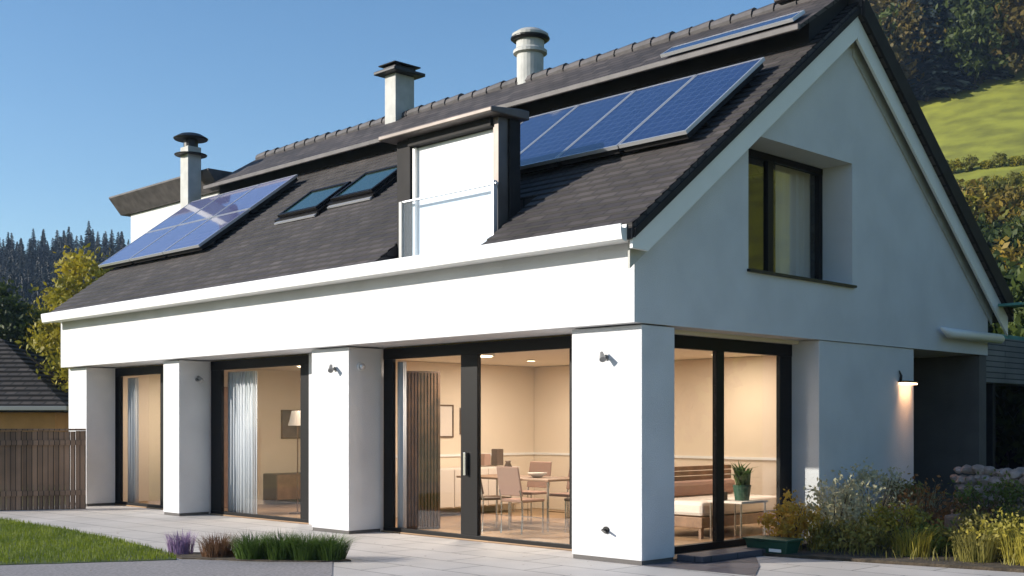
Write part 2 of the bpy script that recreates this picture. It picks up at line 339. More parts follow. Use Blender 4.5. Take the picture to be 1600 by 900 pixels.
MB().box(-3.44, -3.40, .535, .592, .85, 1.15).build('handle', M['chrome'], fd, .006)
# gable corner window
f = MB(); X0, X1 = -.46, -.40
f.box(X0, X1, .69, 1.0, .10, 2.4); f.box(X0, X1, 3.29, 3.565, .10, 2.4); f.box(X0-.005, X1+.005, .69, 3.565, 2.4, 2.58); f.box(X0-.005, X1+.03, .69, 3.565, .019, .10); f.box(X0-.004, X1+.004, 1.91, 2.06, .10, 2.4)
fo = f.build('corner_window', M['anth'], H, .004)
for a, b in ((1.003, 1.907), (2.063, 3.287)): MB().box(-.434, -.426, a, b, .1, 2.4).build('pane', M['glass'], fo)
# gable upper window, set deep in its reveal
f = MB(); X0, X1 = -.49, -.42
for a, b in ((1.965, 2.1), (3.04, 3.17), (4.27, 4.355)): f.box(X0, X1, a, b, 3.43, 4.88)
f.box(X0-.004, X1+.004, 1.965, 4.355, 4.88, 4.965); f.box(X0-.004, X1+.004, 1.965, 4.355, 3.365, 3.43)
fo = f.build('gable_window', M['anth'], H, .004)
for a, b in ((2.1, 3.04), (3.17, 4.27)): MB().box(-.462, -.454, a+.003, b-.003, 3.43, 4.88).build('pane', M['glass'], fo)
bx('window_sill', M['black'], H, -.40, .07, 1.93, 4.40, 3.325, 3.357, .004)
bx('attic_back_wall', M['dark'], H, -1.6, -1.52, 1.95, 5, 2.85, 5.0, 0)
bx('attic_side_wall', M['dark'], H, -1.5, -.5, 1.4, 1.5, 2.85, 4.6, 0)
f = MB(); n = 26
prof = [(-.62+.035*math.sin(k*1.3), 3.52+k*(4.33-3.52)/n) for k in range(n+1)]
for (xa, ya), (xb, yb) in zip(prof, prof[1:]): f.face([(xa, ya, 3.37), (xb, yb, 3.37), (xb, yb, 4.95), (xa, ya, 4.95)])
f.build('curtain', M['pale'], H, smooth=True)
f = MB()
for k in range(30): f.box(-.44, -.41, 1.99, 2.0+.0, 3.4, 3.41) if False else None
# roof: stepped tile courses on a slab, notched round the dormer
DX0, DX1 = -4.17, -2.15
r = MB()
def slope_seg(x0, x1, ya, yb):
    r.prism([(ya, zf(ya)-.16), (yb, zf(yb)-.16), (yb, zf(yb)-.012), (ya, zf(ya)-.012)], x0, x1)
    c = math.sqrt(1+.745**2); step = .155/c; k0 = -.38; nn = int((4.25-k0)/step)+1
    for k in range(nn):
        a = max(ya, k0+k*step); b = min(yb, k0+(k+1)*step)
        if b-a < .01: continue
        va = (a-k0)*c; vb = (b-k0)*c
        r.face([(x0, a, zf(a)+.016), (x1, a, zf(a)+.016), (x1, b, zf(b)-.004), (x0, b, zf(b)-.004)], [(x0, va), (x1, va), (x1, vb), (x0, vb)])
        r.face([(x0, a, zf(a)-.012), (x1, a, zf(a)-.012), (x1, a, zf(a)+.016), (x0, a, zf(a)+.016)], [(x0, va), (x1, va), (x1, va+.01), (x0, va+.01)])
slope_seg(-14.05, DX0, -.38, 4.25); slope_seg(DX0, DX1, .62, 4.25); slope_seg(DX1, .18, -.38, 4.25)
r.prism([(4.252, 7.17), (4.252, 6.87), (9.0, zr(9.0)-.2), (9.0, zr(9.0)+.12)], -14.05, .22)
r.build('roof', M['tile'], H)
# bargeboards on the gable verge
for nm, y0, y1, fn, t in (('bargeboard', -.36, 4.25, zf, .165), ('bargeboard', 4.251, 8.9, zr, .205)):
    MB().prism(([(y0, fn(y0)-t-.10), (-.1, fn(-.1)-t-.30)] if fn is zf else [(y0, fn(y0)-t-.30)])+[(y1, fn(y1)-t-.30), (y1, fn(y1)-t), (y0, fn(y0)-t)], .13, .17).build(nm, M['trim'], H, .004)
    MB().prism([(y0+.1, fn(y0+.1)-t-.37), (y1 if fn is zf else y1-.3, fn(y1 if fn is zf else y1-.3)-t-.37), (y1 if fn is zf else y1-.3, fn(y1 if fn is zf else y1-.3)-t), (y0+.1, fn(y0+.1)-t)], .021, .05).build('verge_shadow_trim', M['chim'], H, .003)  # inner trim greyed to draw a soffit shadow line along the verge
    MB().prism([(y0, fn(y0)-t+.004), (y1, fn(y1)-t+.004), (y1, fn(y1)-t+(.10 if fn is zf else .30)), (y0, fn(y0)-t+(.10 if fn is zf else .30))], .185 if fn is zf else .225, .205 if fn is zf else .26).build('verge_flashing', M['dark'], H, .003)
# gutter + soffit
g = MB(); prof = [(-.385, 3.60), (-.385, 3.43), (-.42, 3.42), (-.465, 3.44), (-.485, 3.53), (-.49, 3.59), (-.475, 3.60), (-.465, 3.56), (-.40, 3.56), (-.395, 3.60)]
g.prism(prof, -14.1, .115); g.build('gutter', M['trim'], H)
bx('soffit', M['trim'], H, -14.0, .05, -.38, -.155, 3.45, 3.475, 0)
g = MB(); g.box(.02, .55, 8.52, 8.95, 3.36, 3.40); g.build('eave_return', M['teal'], H, .004)
MB().tube([(.10, 6.75, 2.93), (.13, 6.95, 2.86), (.13, 8.7, 2.86)], [.02, .075, .075], 12).build('drain_pipe', M['trim'], H, smooth=True)
# raised ridge strip with shadow gap
RS = lambda y: 7.27+.62*(y-4.25)
MB().prism([(2.95, RS(2.95)-.055), (4.3, RS(4.3)-.055), (4.3, RS(4.3)), (2.95, RS(2.95))], -14.05, .10).build('ridge_strip', M['tile'], H)
bx('ridge_strip_edge', M['ridge'], H, -14.06, .11, 2.90, 2.948, RS(2.95)-.07, RS(2.95)+.012, .012)
MB().prism([(3.25, zf(3.25)+.02), (4.2, zf(4.2)+.02), (4.2, RS(4.2)-.06), (3.25, RS(3.25)-.06)], -14.0, .05).build('ridge_shade_riser', M['dark'], H)  # riser coloured dark so the gap reads as deep shade
g = MB(); x = -14.05; k = 0
while x < .1:
    L = .36; j = rnd.uniform(-.012, .012); g.tube([(x, 4.25, 7.24+j), (x+L, 4.25, 7.25+j), (x+L+.03, 4.25, 7.25+j)], [.10, .115, .12], 10); x += L; k += 1
g.build('ridge_tiles', M['ridge'], H)
bx('ridge_end_block', M['ridge'], H, -1.0, .13, 4.05, 4.5, 7.29, 7.42, .02)
# dormer
D = H
bx('dormer_jamb', M['dark'], H, DX0+.003, -3.9, .02, .42, 3.62, 5.23, .004)
bx('dormer_jamb', M['metalbrown'], H, -2.33, -2.235, .02, .18, 3.62, 5.23, .004)
bx('dormer_cheek', M['dark'], H, -2.33, -2.20, .185, .36, 3.62, 5.23, .004)
bx('dormer_back', M['dark'], H, -3.895, -2.335, .3, .42, 3.62, 5.23, 0)
bx('dormer_floor', M['metalbrown'], H, DX0+.003, DX1-.003, -.36, .6, 3.52, 3.615, .003)
MB().prism([(-.20, 5.235), (.45, 5.235), (.45, 5.35), (.3, 5.35), (-.20, 5.30)], DX0-.12, DX1+.02).build('dormer_roof', M['metalbrown'], H, .015)
bx('dormer_door_head', M['dark'], H, -3.895, -2.335, -.02, .16, 5.13, 5.233, 0)
dd = bx('dormer_door', M['blind'], H, -3.89, -2.34, .1, .14, 3.63, 5.125, .01)
bx('door_frame', M['trim'], dd, -3.89, -3.83, .05, .097, 3.66, 5.12, .004)
b = bx('balustrade', M['balglass'], H, -3.96, -2.27, -.045, -.03, 3.66, 4.40, 0)
MB().box(-3.98, -2.2, -.057, -.018, 4.40, 4.425).build('top_rail', M['alu'], b, .004)
MB().box(-4.02, -3.96, -.07, -.005, 3.62, 4.42).build('post', M['fixture'], b, .004); MB().box(-2.27, -2.225, -.07, -.005, 3.62, 4.45).build('post', M['alu'], b, .004)
# skylights (sash slightly raised)
def on_slope(x, y, h): 
    n = Vector((0, -.745, 1)).normalized(); return Vector((x, y, zf(y)))+n*h
def slab_on(mb, x0, x1, y0, y1, h0, h1, lift=0):
    mb.hexa([on_slope(x0, y0, h0+lift), on_slope(x1, y0, h0+lift), on_slope(x1, y1, h0), on_slope(x0, y1, h0), on_slope(x0, y0, h1+lift), on_slope(x1, y0, h1+lift), on_slope(x1, y1, h1), on_slope(x0, y1, h1)])
def skylight(x0, x1, y0, y1, lift):
    mb = MB()
    slab_on(mb, x0-.06, x1+.06, y0-.05, y1+.1, .004, .07)
    for a, b_, c_, d_ in ((x0, x0+.06, y0, y1), (x1-.06, x1, y0, y1), (x0+.06, x1-.06, y0, y0+.05), (x0+.06, x1-.06, y1-.05, y1)):
        slab_on(mb, a, b_, c_, d_, .08, .13, 0)
    o = mb.build('skylight', M['anth'], H, .004)
    mb = MB(); slab_on(mb, x0+.06, x1-.06, y0+.05, y1-.05, .085, .11); mb.build('pane', M['skyglass'], o)
    mb = MB(); slab_on(mb, x0-.02, x1+.02, y0-.1, y0-.052, .02, .045); mb.build('flashing', M['alu'], o)
skylight(-7.70, -6.62, 1.58, 2.30, .04); skylight(-8.95, -7.84, 1.40, 2.10, .04)
# chimneys
def chim_rect(x0, x1, y0, y1, z0, z1, style):
    o = bx('chimney', M['chim'], H, x0, x1, y0, y1, z0, z1, .01)
    cx, cy = (x0+x1)/2, (y0+y1)/2; hx, hy = (x1-x0)/2, (y1-y0)/2
    if style == 'slab':
        mb = MB(); mb.box(cx-hx-.15, cx+hx+.15, cy-hy-.15, cy+hy+.15, z1+.005, z1+.07); mb.box(cx-hx-.02, cx+hx+.02, cy-hy-.02, cy+hy+.02, z1+.07, z1+.16); mb.box(cx-hx-.09, cx+hx+.09, cy-hy-.09, cy+hy+.09, z1+.16, z1+.19)
        mb.build('chimney_cap', M['black'], o, .015)
    else:
        mb = MB(); mb.lathe((cx, cy, z1), [(.33, -.17), (.34, -.15), (.2, -.12)], 20); mb.lathe((cx, cy, z1), [(.15, 0), (.15, .16)], 16); mb.lathe((cx, cy, z1), [(.34, .16), (.36, .19), (.22, .27), (.06, .31)], 20)
        mb.build('chimney_cowl', M['black'], o, .004)
chim_rect(-14.60, -14.28, 2.68, 2.99, 0, 7.32, 'cowl')
chim_rect(-9.42, -9.10, 4.0, 4.45, 6.6, 8.02, 'slab')
o = MB().lathe((-5.96, 4.35, 0), [(.225, 6.7), (.225, 7.78), (.225, 7.95)], 24).build('chimney', M['chim'], H, smooth=False)
MB().lathe((-5.96, 4.35, 0), [(.235, 7.72), (.285, 7.74), (.285, 7.79), (.235, 7.83), (.235, 7.97), (.27, 8.0), (.31, 8.02), (.31, 8.06), (.2, 8.13), (.05, 8.15)], 24).build('chimney_cap', M['chim'], o)
MB().lathe((-5.96, 4.35, 0), [(.29, 7.955), (.33, 7.985), (.33, 8.005), (.28, 8.015)], 24).build('cap_ring', M['black'], o)
# rear wing
bx('rear_wing_wall', W, H, -18.2, -14.02, 3.4, 8, 0, 6.455, .01)
MB().prism([(3.30, 6.46), (8.3, 6.46), (8.3, 6.86), (3.0, 6.86), (3.0, 6.82)], -18.5, -14.03).build('rear_wing_roof', M['ridge'], H, .01)

# solar panels: each lies on the roof on its own frame
def panel_mesh(wd, ht):
    root = []
    mb = MB(); mb.face([(.02, .02, .04), (wd-.02, .02, .04), (wd-.02, ht-.02, .04), (.02, ht-.02, .04)], [(.0, .0), (wd, 0), (wd, ht), (0, ht)])
    sheetm = mb
    f = MB()
    for a, b, c, d in ((0, wd, 0, .02), (0, wd, ht-.02, ht), (0, .02, .02, ht-.02), (wd-.02, wd, .02, ht-.02)): f.box(a, b, c, d, 0, .045)
    f2 = MB(); f2.box(.03, wd-.03, .03, ht-.03, -.07, .035)  # dark skirt drawn in for the shadow under a raised panel
    r_ = [MB().box(.0, wd, q, q+.04, -.11, -.07) for q in (.22*ht, .75*ht)]
    return sheetm, f, f2, r_
def solar(x0, y0, wd, ht, off, label, group, cm='cells'):
    p = on_slope(x0, y0, off); t = thing('solar_panel', label, 'solar panel', p, group); t.rotation_euler = (math.atan(.745), 0, 0)
    a, b, c, d = panel_mesh(wd, ht)
    for mb, nm, m in ((a, 'cell_sheet', cm), (b, 'frame', 'alu'), (c, 'shade_skirt', 'dark'), (d[0], 'mounting_rail', 'black'), (d[1], 'mounting_rail', 'black')):
        o = mb.build(nm, M[m]); o.parent = t
ords = ['nearest the gable edge', 'second from the gable edge', 'third from the gable edge', 'half hidden behind the dormer']
for k in range(4): solar(-.17-(k+1)*1.03, 1.13, 1.01, 1.98, .14, 'deep blue solar panel below the ridge, '+ords[k], 'solar panels between dormer and gable')
rows = ['lower', 'upper']; cols = ['at the far roof edge beside the chimney', 'in the middle of its row', 'nearest the skylights']
for j in range(2):
    for k in range(3): solar(-14.22+k*1.275, .80+j*1.03, 1.255, 1.265, .14, 'pale solar panel with painted reflection, %s row, %s' % (rows[j], cols[k]), 'solar panels beside the far chimney', 'cells_sheen')
t = thing('solar_panel', 'thin strip of blue solar panel up at the ridge by the gable peak', 'solar panel', (-2.15, 3.05, RS(3.05)+.04)); t.rotation_euler = (math.atan(.62), 0, 0)
a, b, c, d = panel_mesh(2.1, .32)
for mb, nm, m in ((a, 'cell_sheet', 'cells'), (b, 'frame', 'alu')):
    o = mb.build(nm, M[m]); o.parent = t

# ------------------------------------------------------------------ lamps and small fittings
def ceiling_lamp(x, y, e, label, k=1):
    t = thing('ceiling_lamp', label, 'lamp', (x, y, 2.55), 'ceiling lamps inside the rooms')
    MB().lathe((x, y, 2.55), [(.24*k, -.002), (.25*k, -.05*k), (.22*k, -.055*k)], 24).build('lamp_housing', M['trim'], t)
    MB().lathe((x, y, 2.55), [(.215*k, -.057*k), (.2*k, -.065*k)], 24).build('diffuser', M['lamp'], t)
    l = bpy.data.lights.new('lamp_light', 'AREA'); l.shape = 'DISK'; l.size = .42*k; l.energy = e; l.color = (1, .85, .70)
    o = bpy.data.objects.new('lamp_light', l); COL.objects.link(o); o.parent = t; o.location = (0, 0, -.075*k)
LE = 118
ceiling_lamp(-4.4, 1.7, LE*.42, 'round lit ceiling lamp in front of the dining table'); ceiling_lamp(-1.7, 1.75, LE*.25, 'round lit ceiling lamp near the corner window')
ceiling_lamp(-5.3, 3.7, LE*.42, 'small recessed downlight over the pale sideboard side of the dining room', .3); ceiling_lamp(-2.2, 4.4, LE*.22, 'small recessed downlight over the daybed', .3)
ceiling_lamp(-8.6, 1.75, LE*.42, 'round lit ceiling lamp in the room with the white curtain'); ceiling_lamp(-12.3, 1.7, LE*.24, 'round lit ceiling lamp in the far end room')
t = thing('wall_lamp', 'lit outdoor wall lamp with black bracket beside the dark porch', 'lamp', (0, 5.84, 2.1))
MB().box(.003, .10, 5.64, 6.06, 2.105, 2.13).build('lamp_cap', M['black'], t, .004)
MB().tube([(.01, 5.7, 2.13), (.03, 5.68, 2.2), (.02, 5.64, 2.27)], [.02, .018, .008], 8).build('bracket', M['black'], t)
MB().box(.01, .09, 5.66, 6.04, 2.08, 2.103).build('light_bar', M['lampb'], t, .003)
l = bpy.data.lights.new('lamp_light', 'AREA'); l.shape = 'RECTANGLE'; l.size = .06; l.size_y = .34; l.energy = 1.5; l.color = (1, .50, .22)
o = bpy.data.objects.new('lamp_light', l); COL.objects.link(o); o.parent = t; o.location = (.045, .01, -.03); l.spread = math.radians(70)
def spot(loc, axis, label, up=1):
    t = thing('wall_spotlight', label, 'spotlight', loc, 'small wall fittings'); x, y, z = loc; d = Vector((0, -1, 0)) if axis == 'y' else Vector((1, 0, 0)); p = Vector(loc)
    MB().tube([p+d*.001, p+d*.02], .032, 14).build('base', M['fixture'], t)
    MB().tube([p+d*.02, p+d*.05, p+d*.09+Vector((.02, 0, .03))], [.01, .012, .012], 8).build('arm', M['black'], t)
    MB().tube([p+d*.06+Vector((-.02, 0, .05*up)), p+d*.12+Vector((.05, 0, -.03))], [.02, .038], 12).build('shade', M['fixture'], t)
spot((-.5, 0, 2.25), 'y', 'small grey spotlight high on the corner pier')
spot((-9.83, .33, 2.27), 'x', 'small dark spotlight on the side of the second pier')
spot((-5.5, 0, 2.29), 'y', 'small pale spotlight on the front of the third pier')
t = thing('camera_dome', 'small white dome camera on the side of the third pier', 'camera', (-5.19, .2, 2.32))
MB().tube([(-5.189, .2, 2.32), (-5.16, .2, 2.32)], .06, 16).build('base', M['trim'], t, smooth=False); MB().tube([(-5.16, .2, 2.32), (-5.13, .2, 2.32), (-5.115, .2, 2.32)], [.05, .042, .02], 16).build('dome', M['alu'], t, smooth=True)
t = thing('outdoor_socket', 'small black outdoor tap low on the corner pier', 'tap', (-.5, 0, .35))
MB().tube([(-.5, -.001, .35), (-.5, -.02, .35)], .04, 14).build('plate', M['black'], t); MB().tube([(-.5, -.02, .35), (-.49, -.08, .355), (-.43, -.09, .33)], [.015, .015, .012], 8).build('spout', M['black'], t)

# ------------------------------------------------------------------ furniture inside
t = thing('slatted_screen', 'tall dark walnut slatted screen behind the wide glazed door', 'screen', (-4.95, 1.1, .018))
dv = Vector((.21, .45, 0)).normalized(); p0 = Vector((-5.04, .82, 0)); f = MB()
for k in range(12):
    q = p0+dv*(k*.048); f.hexa([(q.x, q.y, .05), (q.x+dv.x*.03, q.y+dv.y*.03, .05), (q.x+dv.x*.03-.03, q.y+dv.y*.03+.014, .05), (q.x-.03, q.y+.014, .05)]+[(q.x, q.y, 2.25), (q.x+dv.x*.03, q.y+dv.y*.03, 2.25), (q.x+dv.x*.03-.03, q.y+dv.y*.03+.014, 2.25), (q.x-.03, q.y+.014, 2.25)])
f.build('slats', M['wood'], t)
q = p0+dv*.575; f = MB(); f.hexa([(p0.x-.03, p0.y+.015, .02), (q.x-.03, q.y+.015, .02), (q.x-.06, q.y+.03, .02), (p0.x-.06, p0.y+.03, .02), (p0.x-.03, p0.y+.015, 2.28), (q.x-.03, q.y+.015, 2.28), (q.x-.06, q.y+.03, 2.28), (p0.x-.06, p0.y+.03, 2.28)]); f.build('back_board', M['brownleather'], t)
def curtain(x0, x1, y, z1, label, m='curtain'):
    f = MB(); n = 40
    P = [(x0+(x1-x0)*k/n, y+.03*math.sin(k*1.15)) for k in range(n+1)]
    for (xa, ya), (xb, yb) in zip(P, P[1:]): f.face([(xa, ya, .04), (xb, yb, .04), (xb, yb, z1), (xa, ya, z1)])
    o = f.build('curtain', M[m], smooth=True, loc=(x0, y, .02)); tag(o, label, 'curtain'); sm = o.modifiers.new('s', 'SOLIDIFY'); sm.thickness = .006
curtain(-9.6, -8.75, .78, 2.4, 'white full length curtain behind the middle glazed door')
curtain(-13.1, -12.75, .76, 2.4, 'narrow white curtain behind the far glazed door')
curtain(-5.0, -4.86, .73, 2.4, 'thin gathered white curtain at the edge of the wide glazed door')
t = thing('dining_table', 'pale dining table with slim steel legs behind the wide glazed door', 'table', (-4.2, 2.45, .018))
MB().box(-5.2, -3.3, 2.0, 2.85, .72, .75).build('tabletop', M['oak'], t, .006)
for x, y in ((-5.12, 2.08), (-3.38, 2.08), (-5.12, 2.77), (-3.38, 2.77)): MB().tube([(x, y, .018), (x, y, .72)], .018, 8).build('leg', M['chrome'], t)
def chair(label, seatm):
    t = thing('dining_chair', label, 'chair', (0, 0, 0), 'chairs round the dining table')
    MB().box(-.22, .22, -.22, .22, .43, .47).build('seat', M[seatm], t, .015)
    f = MB(); f.hexa([(-.22, .2, .52), (.22, .2, .52), (.22, .235, .52), (-.22, .235, .52), (-.21, .28, .92), (.21, .28, .92), (.21, .31, .92), (-.21, .31, .92)]); f.build('backrest', M[seatm], t, .012)
    for x in (-.2, .2):
        MB().tube([(x, -.2, 0), (x, -.2, .43)], .013, 8).build('leg', M['chrome'], t); MB().tube([(x, .22, 0), (x, .21, .43), (x, .25, .6)], .013, 8).build('leg', M['chrome'], t)
    MB().tube([(-.2, -.2, .2), (.2, -.2, .2)], .008, 6).build('stretcher', M['chrome'], t)
    return t
c1 = chair('brown leather dining chair with its back to the glass', 'brownleather'); c1.location = (-4.25, 1.8, .018); c1.rotation_euler.z = PI-.3
c2 = chair('pink upholstered dining chair near the mullion side of the glass', 'pink'); c2.location = (-3.55, 1.75, .018); c2.rotation_euler.z = PI
copy_tree(c2, (-4.0, 3.15, .018), 0, 'pink upholstered dining chair on the far side of the table'); copy_tree(c2, (-4.8, 3.15, .018), .1, 'pink upholstered dining chair on the far side nearest the wall')
copy_tree(c1, (-3.0, 2.45, .018), -PI/2, 'brown leather dining chair at the head of the table')
copy_tree(c2, (-8.2, 1.9, .018), 2.4, 'pink upholstered chair standing alone in the curtained room')['group'] = 'chairs in other rooms'
t = thing('sideboard', 'low pale sideboard against the inner wall below the rail', 'sideboard', (-6.65, 3.2, .018))
MB().box(-6.88, -6.45, 2.3, 4.6, .15, .80).build('body', M['pale'], t, .008)
for k in range(3): MB().box(-6.448, -6.43, 2.32+k*.76, 3.04+k*.76, .17, .78).build('door', M['pale'], t, .004)
for x, y in ((-6.8, 2.4), (-6.5, 2.4), (-6.8, 4.5), (-6.5, 4.5)): MB().tube([(x, y, .018), (x, y, .15)], .018, 8).build('leg', M['chrome'], t)
t = thing('daybed', 'daybed with slatted wooden back and pink mattress behind the corner window', 'daybed', (-1.9, 3.9, .018))
for k in range(6): MB().box(-2.3, -2.25, 2.7, 4.85, .5+k*.072, .56+k*.072).build('back_slat', M['oak'], t, .006)
MB().box(-2.24, -1.2, 2.7, 4.8, .16, .30).build('frame', M['oak'], t, .008); MB().box(-2.2, -1.22, 2.74, 4.76, .305, .50).build('mattress', M['pale'], t, .05)
MB().box(-2.24, -2.05, 2.8, 4.7, .505, .72).build('cushion', M['pink'], t, .06)
for x, y in ((-2.28, 2.75), (-1.25, 2.75), (-2.28, 4.75), (-1.25, 4.75)): MB().box(x-.02, x+.02, y-.03, y+.03, .018, .16).build('leg', M['oak'], t)
t = thing('side_table', 'small pale side table at the corner window by the black jamb', 'table', (-.95, 3.2, .018))
MB().box(-1.15, -.62, 2.75, 3.35, .50, .53).build('tabletop', M['pale'], t, .005)
for x, y in ((-1.12, 2.78), (-.65, 2.78), (-1.12, 3.32), (-.65, 3.32)): MB().tube([(x, y, .018), (x, y, .5)], .014, 8).build('leg', M['chrome'], t)
o = MB().box(-1.1, -.95, 2.8, 2.92, .533, .64).build('wooden_box', M['brownleather'], None, .01, loc=(-1.02, 2.86, .533)); tag(o, 'small brown box on the pale side table', 'box')
t = thing('armchair', 'low pale armchair behind the far glazed door', 'armchair', (-12.6, 2.0, .018))
MB().box(-13.0, -12.2, 1.6, 2.4, .12, .4).build('seat', M['porcelain'], t, .06); MB().box(-13.15, -12.95, 1.55, 2.45, .12, .75).build('backrest', M['porcelain'], t, .06)
for y in (1.5, 2.35): MB().box(-13.0, -12.2, y, y+.15, .12, .55).build('armrest', M['porcelain'], t, .05)
t = thing('bookcase', 'tall narrow oak cabinet beside the white curtain', 'cabinet', (-10.9, 1.6, .018))
MB().box(-11.19, -10.85, 1.0, 1.9, .02, 2.2).build('body', M['oak'], t, .008)
t = thing('low_cabinet', 'low dark cabinet against the tan partition wall', 'cabinet', (-11, 3.4, .018)); MB().box(-11.19, -10.75, 2.5, 4.6, .1, .6).build('body', M['brownleather'], t, .01); MB().box(-10.748, -10.735, 2.52, 3.5, .12, .58).build('door', M['oak'], t, .004)

def picture(x, y0, y1, z0, z1, label, m):
    t = thing('wall_picture', label, 'picture', (x, (y0+y1)/2, z0)); f = MB()
    for a, b, c, d in ((y0, y1, z0, z0+.025), (y0, y1, z1-.025, z1), (y0, y0+.025, z0+.025, z1-.025), (y1-.025, y1, z0+.025, z1-.025)): f.box(x+.001, x+.025, a, b, c, d)
    f.build('frame', M['wood'], t); MB().box(x+.001, x+.012, y0+.026, y1-.026, z0+.026, z1-.026).build('print', M[m], t)
picture(-6.9, 3.0, 3.45, 1.3, 1.85, 'small framed picture above the pale sideboard', 'pale'); picture(-6.9, 3.6, 3.9, 1.35, 1.8, 'narrow framed picture beside the small one above the sideboard', 'stone'); picture(-11.2, 2.9, 3.7, 1.25, 1.8, 'wide framed picture on the tan wall of the curtained room', 'block')
t = thing('floor_lamp', 'thin brown floor lamp standing behind the middle glazed door', 'floor lamp', (-8.75, 1.6, .018))
MB().lathe((-8.75, 1.6, 0), [(.14, .019), (.14, .035), (.02, .05)], 18).build('base', M['brownleather'], t); MB().tube([(-8.75, 1.6, .05), (-8.75, 1.6, 1.62)], .012, 8).build('pole', M['oak'], t)
MB().lathe((-8.75, 1.6, 0), [(.16, 1.5), (.10, 1.75), (.095, 1.75), (.15, 1.51)], 20).build('lamp_shade', M['pale'], t)
t = thing('house_plant', 'leafy potted plant standing on the pale side table by the jamb', 'plant', (-.80, 3.02, .532)); MB().lathe((-.80, 3.02, .532), [(.09, 0), (.12, .2), (.10, .2), (.09, .17)], 18).build('pot', M['green'], t)
a_ = MB(); rr_ = random.Random(5)
for k in range(60): blade(a_, -.80+rr_.uniform(-.06, .06), 3.02+rr_.uniform(-.06, .06), .70, rr_.uniform(.2, .42), .024, rr_.uniform(.3, 1.2), rr_.uniform(0, 6.28))
a_.build('leaves', M['tuft'], t)
o = MB().lathe((-4.5, 2.4, .75), [(.05, .001), (.08, .1), (.035, .2), (.045, .23)], 16).build('vase', M['brownleather'], None, smooth=True, loc=(-4.5, 2.4, .75)); tag(o, 'brown vase standing on the dining table', 'vase')
o = MB().lathe((-3.9, 2.4, .75), [(.06, .001), (.15, .07), (.14, .07), (.055, .02)], 18).build('bowl', M['pale'], None, smooth=True, loc=(-3.9, 2.4, .75)); tag(o, 'pale shallow bowl on the dining table', 'bowl')
for k, (z, h, m_) in enumerate(((.8, .22, 'pink'), (.8, .3, 'brownleather'))):
    o = MB().box(-6.75, -6.6, 3.9+k*.3, 4.05+k*.3, z+.02, z+h).build('storage_box', M[m_], None, .01, loc=(-6.7, 3.97+k*.3, z+.02)); tag(o, ('low reddish box standing on the sideboard', 'tall brown box standing on the sideboard')[k], 'box')
# ------------------------------------------------------------------ fence, neighbours
t = thing('timber_fence', 'weathered brown vertical board fence beside the far corner of the house', 'fence', (-13.2, -1, 0))
A = Vector((-12.62, -.30, 0)); B = Vector((-13.9, -2.9, 0)); dv = (B-A).normalized(); nv = Vector((-dv.y, dv.x, 0)); L = (B-A).length; f = MB(); s = 0
while s < L:
    wd = .085; h = 1.40+rnd.uniform(-.006, .006); a = A+dv*s; b = A+dv*(s+wd); q = nv*.02
    f.hexa([a, b, b+q, a+q]+[v+Vector((0, 0, h)) for v in (a, b, b+q, a+q)]); s += .0885
f.build('boards', M['fence'], t)
f = MB(); q0, q1 = nv*.021, nv*.06
for z in (.25, 1.15): f.hexa([A+q0+Vector((0, 0, z)), B+q0+Vector((0, 0, z)), B+q1+Vector((0, 0, z)), A+q1+Vector((0, 0, z))]+[v+Vector((0, 0, z+.09)) for v in (A+q0, B+q0, B+q1, A+q1)])
f.build('rails', M['fence'], t)
f = MB(); f.hexa([v+Vector((0, 0, 1.41)) for v in (A-nv*.03, B-nv*.03, B+nv*.06, A+nv*.06)]+[v+Vector((0, 0, 1.445)) for v in (A-nv*.03, B-nv*.03, B+nv*.06, A+nv*.06)]); f.build('cap_rail', M['fence'], t)
for s in (.03, 1.15, 2.6):
    a = A+dv*s-nv*.055; b = A+dv*(s+.1)-nv*.055; q = nv*.05; MB().hexa([a, b, b+q, a+q]+[v+Vector((0, 0, 1.40)) for v in (a, b, b+q, a+q)]).build('post', M['fence'], t, .005)
t = thing('outbuilding', 'low ochre outbuilding with old dark tiled hip roof beyond the fence', 'outbuilding', (-25, 1, 0))
def LV(r_, f_, z_): v = CAM+RGT*r_+FWD*f_; return Vector((v.x, v.y, z_))
def lbox(r0, r1, f0, f1, z0, z1): return MB().hexa([LV(r0, f0, z0), LV(r1, f0, z0), LV(r1, f1, z0), LV(r0, f1, z0), LV(r0, f0, z1), LV(r1, f0, z1), LV(r1, f1, z1), LV(r0, f1, z1)])
lbox(-18.0, -11.6, 30.5, 37, 0, 1.84).build('wall', M['orange'], t, .02)
r = MB(); e = 1.98; ra, rb = LV(-15.6, 33.8, 3.95), LV(-14.4, 33.8, 3.95); C4 = [LV(-18.6, 30, e), LV(-11.15, 30, e), LV(-11.15, 37.6, e), LV(-18.6, 37.6, e)]
def hipface(p, q, u, v):
    n = 15
    for k in range(n):
        a0 = p.lerp(v, k/n); b0 = q.lerp(u, k/n); a1 = p.lerp(v, (k+1)/n); b1 = q.lerp(u, (k+1)/n); up = Vector((0, 0, .05)); L0 = (b0-a0).length/2; L1 = (b1-a1).length/2
        r.face([a0+up, b0+up, b1, a1], [(-L0, k*.3), (L0, k*.3), (L1, k*.3+.3), (-L1, k*.3+.3)]); r.face([a0, b0, b0+up, a0+up], [(-L0, k*.3), (L0, k*.3), (L0, k*.3+.02), (-L0, k*.3+.02)])
hipface(C4[0], C4[1], rb, ra); hipface(C4[1], C4[2], rb, rb); hipface(C4[2], C4[3], ra, rb); hipface(C4[3], C4[0], ra, ra)
r.build('roof', M['oldtile'], t)
lbox(-18.6, -11.1, 29.9, 29.99, 1.88, 1.99).build('gutter', M['fixture'], t, .01); lbox(-18.5, -11.2, 30.02, 37.5, 1.85, 1.9).build('soffit', M['dark'], t)
